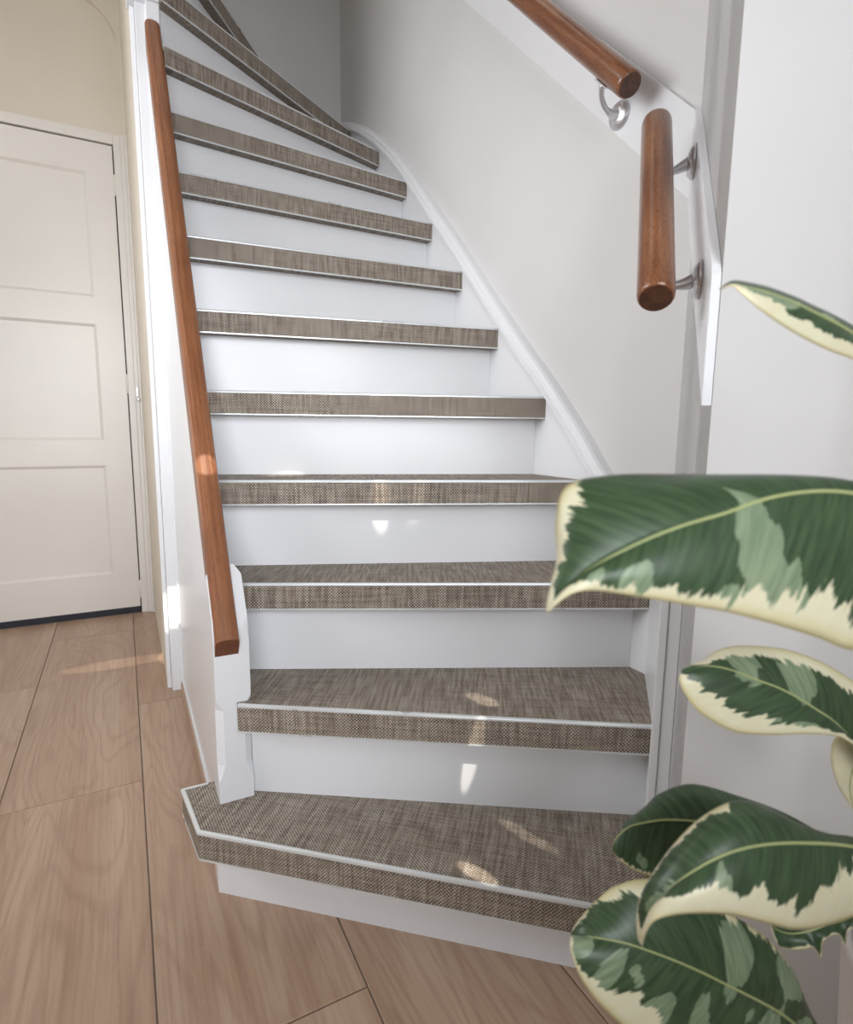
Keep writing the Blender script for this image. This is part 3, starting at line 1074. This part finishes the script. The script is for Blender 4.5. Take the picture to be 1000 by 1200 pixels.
def leaf(label, mid, upl, lowl, depth, dup, dlow, cream_up, cream_low, greys, seed, bulge=0.004, ns=90, nt=16, teeth=None, jagbase=0.0):
    """outline curves tip -> base; depth = (tip, middle, base) distance; dup/dlow = how much further off the two edges lie"""
    def dist(f):
        a, m, b_ = depth
        return a * (1 - f) * (1 - 2 * f) + 4 * m * f * (1 - f) + b_ * f * (2 * f - 1)

    M_ = cr_spline(mid, ns)
    U_ = cr_spline(upl, ns)
    L_ = cr_spline(lowl, ns)
    mid3, up3, low3 = [], [], []
    for i in range(ns):
        f = i / (ns - 1)
        ev = math.sin(math.pi * min(1, max(0, f))) ** 0.6 if 0 < f < 1 else 0
        mid3.append(ray_at(*M_[i], dist(f)))
        up3.append(ray_at(*U_[i], dist(f) + dup * ev))
        low3.append(ray_at(*L_[i], dist(f) + dlow * ev))
    length = [0]
    for i in range(1, ns):
        length.append(length[-1] + (mid3[i] - mid3[i - 1]).length)
    verts, lc, cream, grey, rim, faces = [], [], [], [], [], []

    def tb(lst, f):
        for (a, x), (b_, y) in zip(lst, lst[1:]):
            if a <= f <= b_:
                return x + (y - x) * (f - a) / (b_ - a)
        return lst[-1][1]

    cols = [-(1 - j / nt) for j in range(nt)] + [j / nt for j in range(nt + 1)]
    for i in range(ns):
        f = i / (ns - 1)
        tdir = (mid3[min(i + 1, ns - 1)] - mid3[max(i - 1, 0)])
        for t in cols:
            edge = up3[i] if t > 0 else low3[i]
            a = abs(t)
            n_ = tdir.cross(edge - mid3[i])
            if t < 0:
                n_ = -n_
            n_ = n_.normalized() if n_.length > 1e-9 else Vector((0, 0, 0))
            if n_.dot(Vector((0, 0, EYE)) - mid3[i]) < 0:
                n_ = -n_
            hw = (edge - mid3[i]).length
            p = mid3[i].lerp(edge, a) + n_ * (bulge * 4 * a * (1 - a) * min(1, hw / 0.02))
            verts.append(p)
            lc.append((length[i], (1 if t >= 0 else -1) * max(a * hw, 1e-5), seed))
            wv = min(1.0, hw / 0.02)
            c = (a - tb(cream_up if t > 0 else cream_low, f))
            cream.append(c)
            grey.append(max([0] + [w_ * math.exp(-(((f - s0) / rs) ** 2 + ((t - t0) / rt2) ** 2)) for s0, t0, rs, rt2, w_ in greys]))
            rim.append(a)
    nc = len(cols)
    for i in range(ns - 1):
        for j in range(nc - 1):
            faces.append((i * nc + j, i * nc + j + 1, (i + 1) * nc + j + 1, (i + 1) * nc + j))
    me = bpy.data.meshes.new('leaf')
    me.from_pydata([tuple(v) for v in verts], [], faces)
    at = me.attributes.new('lc', 'FLOAT_VECTOR', 'POINT')
    at.data.foreach_set('vector', [x for p in lc for x in p])
    for nm, dat in (('cream', cream), ('grey', grey), ('rim', rim)):
        at = me.attributes.new(nm, 'FLOAT', 'POINT')
        at.data.foreach_set('value', dat)
    me.materials.append(M_leaf)
    for p in me.polygons:
        p.use_smooth = True
    o = bpy.data.objects.new('leaf', me)
    COL.objects.link(o)
    o.parent = plant
    o.matrix_parent_inverse = plant.matrix_world.inverted()
    so_ = o.modifiers.new('thickness', 'SOLIDIFY')
    so_.thickness = 0.0006
    so_.offset = 0
    o['label'] = label
    # midrib, then the stalk to the stem
    toC = [(Vector((0, 0, EYE)) - p).normalized() for p in mid3]
    k0 = 2
    path = [mid3[i] + toC[i] * 0.0004 for i in range(k0, ns - 1, 2)]
    sc = [0.35 + 0.9 * i / len(path) for i in range(len(path))]
    MB().tube(path, 0.0013, 8, scales=sc).build('midrib', M_rib, o)
    base = mid3[-1]
    sa = stem_at(base.z - 0.02)
    c1 = base + (mid3[-1] - mid3[-4]).normalized() * 0.03
    pts = [Vector(p) for p in interpolate_bezier(base, c1, sa.lerp(c1, 0.4), sa, 12)]
    MB().tube(pts, 0.0022, 10).build('leaf_stalk', M_rib, o)
    return o


# large leaf nearest the camera
leaf('largest leaf, nearest the camera, green upper half and cream lower edge',
     [(643, 718), (652, 704), (670, 685), (700, 662), (752, 635), (800, 616), (848, 602), (900, 584), (952, 576), (1000, 578), (1060, 592), (1130, 622)],
     [(643, 718), (652, 690), (653, 652), (652, 610), (664, 570), (718, 557), (790, 556), (860, 557), (930, 561), (990, 568), (1060, 584), (1130, 622)],
     [(643, 718), (655, 706), (673, 695), (697, 692), (745, 699), (800, 708), (855, 718), (905, 731), (955, 746), (1005, 762), (1070, 740), (1130, 622)],
     (0.345, 0.365, 0.42), 0.035, -0.012,
     [(0, -0.3), (0.06, -0.1), (0.12, 0.3), (0.18, 0.55), (0.28, 0.66), (0.36, 0.76), (0.45, 1.3), (1, 1.5)],
     [(0, -0.3), (0.06, -0.1), (0.12, 0.2), (0.22, 0.66), (0.30, 0.84), (0.40, 0.82), (0.52, 0.86), (0.60, 0.78), (0.68, 0.80), (0.74, 0.62), (0.80, 0.82), (0.9, 0.72), (1, 0.7)],
     [(0.60, -0.45, 0.045, 0.55, 1.3), (0.64, -0.8, 0.06, 0.35, 1.2), (0.56, -0.9, 0.05, 0.25, 1.1), (0.35, -0.75, 0.035, 0.4, 1.1), (0.27, -0.6, 0.03, 0.3, 0.6)], 1.3, 0.006, 120)
# mid-height leaf
leaf('mid-height leaf with a wide cream border, pointing left',
     [(800, 786), (818, 781), (838, 781), (860, 786), (885, 796), (910, 805), (934, 817), (956, 831), (974, 843), (991, 859), (1018, 888), (1050, 925)],
     [(800, 786), (813, 779), (824, 774), (836, 765), (856, 758), (885, 757), (921, 761), (952, 771), (978, 784), (1006, 804), (1040, 850), (1050, 925)],
     [(800, 786), (796, 795), (801, 810), (815, 830), (835, 845), (862, 858), (903, 861), (938, 860), (967, 861), (990, 866), (1020, 890), (1050, 925)],
     (0.50, 0.50, 0.52), 0.02, -0.015,
     [(0, 0.3), (0.15, 0.15), (0.25, 0.5), (0.35, 0.66), (0.5, 0.70), (0.65, 0.72), (1, 0.8)],
     [(0, 0.7), (0.1, 0.80), (0.2, 0.66), (0.3, 0.62), (0.4, 0.66), (0.5, 0.68), (0.62, 0.70), (0.8, 0.72), (1, 0.7)],
     [(0.34, 0.5, 0.07, 0.6, 1.2), (0.57, 0.45, 0.06, 0.55, 1.2), (0.62, -0.65, 0.14, 0.14, 0.6)], 7.7, 0.004)
# lower pale leaf drooping to the front
leaf('drooping lower leaf with a broad cream underside edge and hooked tip',
     [(753, 1108), (757, 1090), (768, 1062), (792, 1036), (824, 1014), (856, 999), (888, 991), (920, 988), (952, 988), (984, 990), (1015, 996), (1060, 1015)],
     [(753, 1108), (750, 1078), (756, 1046), (776, 1008), (806, 972), (836, 949), (866, 938), (896, 944), (930, 966), (965, 983), (1010, 988), (1060, 1015)],
     [(753, 1108), (758, 1092), (768, 1079), (790, 1072), (824, 1070), (858, 1072), (895, 1081), (930, 1089), (962, 1086), (1000, 1074), (1040, 1052), (1060, 1015)],
     (0.40, 0.40, 0.47), 0.03, -0.015,
     [(0, -0.2), (0.08, 0.1), (0.14, 0.5), (0.2, 0.66), (0.35, 0.80), (0.5, 0.9), (0.58, 1.3), (1, 1.5)],
     [(0, -0.2), (0.12, 0.12), (0.2, 0.3), (0.3, 0.5), (0.4, 0.42), (0.46, 0.62), (0.52, 0.45), (0.58, 0.72), (0.68, 0.72), (0.76, 0.45), (0.84, 0.2), (1, 0.1)],
     [(0.2, -0.1, 0.09, 0.45, 0.7), (0.42, -0.45, 0.03, 0.4, 0.8)], 3.4, 0.006)
leaf('dark green leaf pointing left behind the drooping leaf',
     [(718, 996), (722, 983), (736, 970), (752, 965), (780, 961), (818, 963), (860, 970), (900, 985), (960, 1010), (1050, 1040)],
     [(718, 996), (727, 982), (738, 966), (754, 948), (774, 930), (812, 919), (866, 933), (920, 953), (975, 985), (1050, 1040)],
     [(718, 996), (727, 1008), (742, 1019), (760, 1028), (790, 1040), (830, 1048), (880, 1050), (930, 1048), (980, 1045), (1050, 1040)],
     (0.50, 0.50, 0.50), 0.03, -0.01,
     [(0, 0.9), (0.1, 1.4), (1, 1.5)], [(0, 0.7), (0.12, 0.82), (0.2, 0.93), (0.35, 0.95), (1, 1.0)],
     [(0.3, -0.7, 0.04, 0.2, 0.6)], 5.1, 0.004, 80)
leaf('broad bottom leaf marbled dark and grey green with a tan rim',
     [(669, 1097), (684, 1098), (700, 1099), (732, 1105), (760, 1114), (792, 1126), (824, 1140), (856, 1156), (888, 1172), (916, 1188), (945, 1210), (990, 1240)],
     [(669, 1097), (672, 1088), (682, 1074), (698, 1056), (722, 1038), (760, 1030), (812, 1042), (862, 1074), (904, 1104), (932, 1142), (955, 1195), (990, 1240)],
     [(669, 1097), (669, 1112), (677, 1138), (692, 1163), (716, 1190), (750, 1218), (790, 1242), (830, 1260), (870, 1270), (910, 1270), (950, 1262), (990, 1240)],
     (0.455, 0.45, 0.50), 0.03, -0.02,
     [(0, 0.5), (0.1, 0.7), (0.2, 0.95), (0.3, 0.93), (0.42, 0.72), (0.5, 0.9), (0.7, 0.92), (1, 0.93)],
     [(0, 0.5), (0.1, 0.85), (0.2, 0.9), (0.3, 0.75), (0.4, 0.55), (0.5, 0.75), (0.6, 0.9), (1, 0.9)],
     [(0.12, -0.5, 0.09, 0.5, 1.1), (0.28, -0.6, 0.04, 0.45, 1.1), (0.64, 0.5, 0.045, 0.6, 1.2), (0.45, -0.7, 0.05, 0.35, 1.1), (0.56, -0.5, 0.03, 0.5, 0.9), (0.78, -0.4, 0.08, 0.4, 1.0), (0.8, 0.75, 0.06, 0.3, 1.0), (0.14, 0.8, 0.02, 0.3, 0.9), (0.36, -0.35, 0.05, 0.25, 0.7), (0.9, 0.2, 0.05, 0.4, 0.8)], 9.2, 0.005, 110)
leaf('upper leaf with a fine brown tip, pointing left',
     [(843, 340), (857, 334), (872, 336), (900, 343), (930, 354), (952, 365), (976, 377), (1000, 391), (1040, 418), (1100, 470)],
     [(843, 340), (857, 332), (871, 332), (897, 337), (928, 348), (953, 359), (977, 370), (1003, 384), (1045, 410), (1100, 470)],
     [(843, 340), (858, 335), (871, 345), (889, 361), (912, 378), (938, 394), (968, 409), (1000, 421), (1050, 440), (1100, 470)],
     (0.43, 0.43, 0.48), 0.03, -0.01,
     [(0, 0.2), (0.15, 0.6), (0.3, 1.2), (1, 1.5)],
     [(0, 0.0), (0.15, 0.15), (0.25, 0.38), (0.35, 0.42), (0.45, 0.55), (0.55, 0.45), (0.65, 0.55), (0.75, 0.6), (1, 0.7)],
     [(0.35, -0.2, 0.2, 0.3, 0.75), (0.6, 0.1, 0.2, 0.2, 0.5)], 2.2, 0.002, 70, 10)
leaf('cream yellow leaf hanging under the mid-height leaf at the right edge',
     [(1003, 952), (998, 938), (996, 920), (1000, 900), (1008, 884), (1022, 876), (1045, 885), (1065, 905)],
     [(1003, 952), (986, 928), (977, 905), (974, 885), (977, 868), (990, 862), (1025, 868), (1065, 905)],
     [(1003, 952), (1010, 940), (1024, 925), (1035, 912), (1045, 902), (1050, 898), (1058, 898), (1065, 905)],
     (0.55, 0.54, 0.53), 0.0, 0.0,
     [(0, 0.0), (0.6, 0.0), (0.68, 0.7), (0.8, 0.8), (1, 0.8)], [(0, 0.0), (1, 0.1)],
     [(0.75, 0.4, 0.08, 0.4, 0.5)], 6.6, 0.002, 50, 10)
leaf('dark leaf with curled toothed edge under the drooping leaf',
     [(903, 1083), (912, 1090), (925, 1094), (940, 1093), (955, 1089), (970, 1084), (985, 1079), (1000, 1073), (1030, 1062), (1070, 1050)],
     [(903, 1083), (905, 1078), (920, 1074), (940, 1073), (955, 1072), (970, 1068), (985, 1062), (1000, 1054), (1030, 1045), (1070, 1050)],
     [(903, 1083), (911, 1106), (928, 1113), (945, 1112), (954, 1110), (963, 1123), (964, 1106), (973, 1097), (984, 1096), (991, 1109), (992, 1094), (1004, 1086), (1034, 1080), (1070, 1050)],
     (0.50, 0.50, 0.50), 0.01, -0.01,
     [(0, 0.5), (0.1, 1.3), (1, 1.4)], [(0, 0.5), (0.1, 0.85), (0.3, 0.88), (1, 0.9)],
     [], 8.8, 0.002, 60, 10)

# small spot lamps added high behind the viewer, standing in for sun flecks
SRC = Vector((-0.05, -0.70, 2.70))


def fleck(name, dst, deg, power, sx=1.0, sy=1.0, roll=0.0, blend=0.3, src=SRC):
    o = glint(name, src, dst, deg, power, sx, sy, blend)
    o.rotation_euler.rotate_axis('Z', R(roll))


fleck('fleck_spot_floor', (-0.06, 2.315, 0), 5.6, 260, 1.0, 0.17)
fleck('fleck_spot_post', (0.112, 2.0, 0.272), 1.8, 500, 1, 1)
fleck('fleck_spot_rail', (0.141, 1.185, 0.800), 0.7, 330)
fleck('fleck_spot_riser', (0.52, 1.25, 0.60), 1.7, 260, 0.55, 1.0, 12, 0.7)
fleck('fleck_spot_riser', (0.60, 1.21, 0.625), 1.9, 110, 0.5, 1.0, -25, 0.9)
fleck('fleck_spot_low_riser', (0.53, 0.83, 0.255), 1.5, 330, 0.35, 1.0, -20, 0.4)
fleck('fleck_spot_tread', (0.448, 0.672, 0.19), 1.5, 520, 0.32, 1.0, 50, 0.3)
fleck('fleck_spot_tread', (0.570, 0.705, 0.19), 2.6, 170, 0.2, 1.0, 48, 0.6)
fleck('fleck_spot_tread', (0.558, 0.833, 0.38), 1.5, 300, 0.45, 1.0, 50, 0.5)
fleck('fleck_spot_upper_tread', (0.33, 1.34, 0.76), 2.4, 330, 1.0, 0.4, 0, 0.4)
fleck('fleck_spot_upper_tread', (0.47, 1.29, 0.76), 1.5, 260, 1.0, 0.3, 0, 0.5)
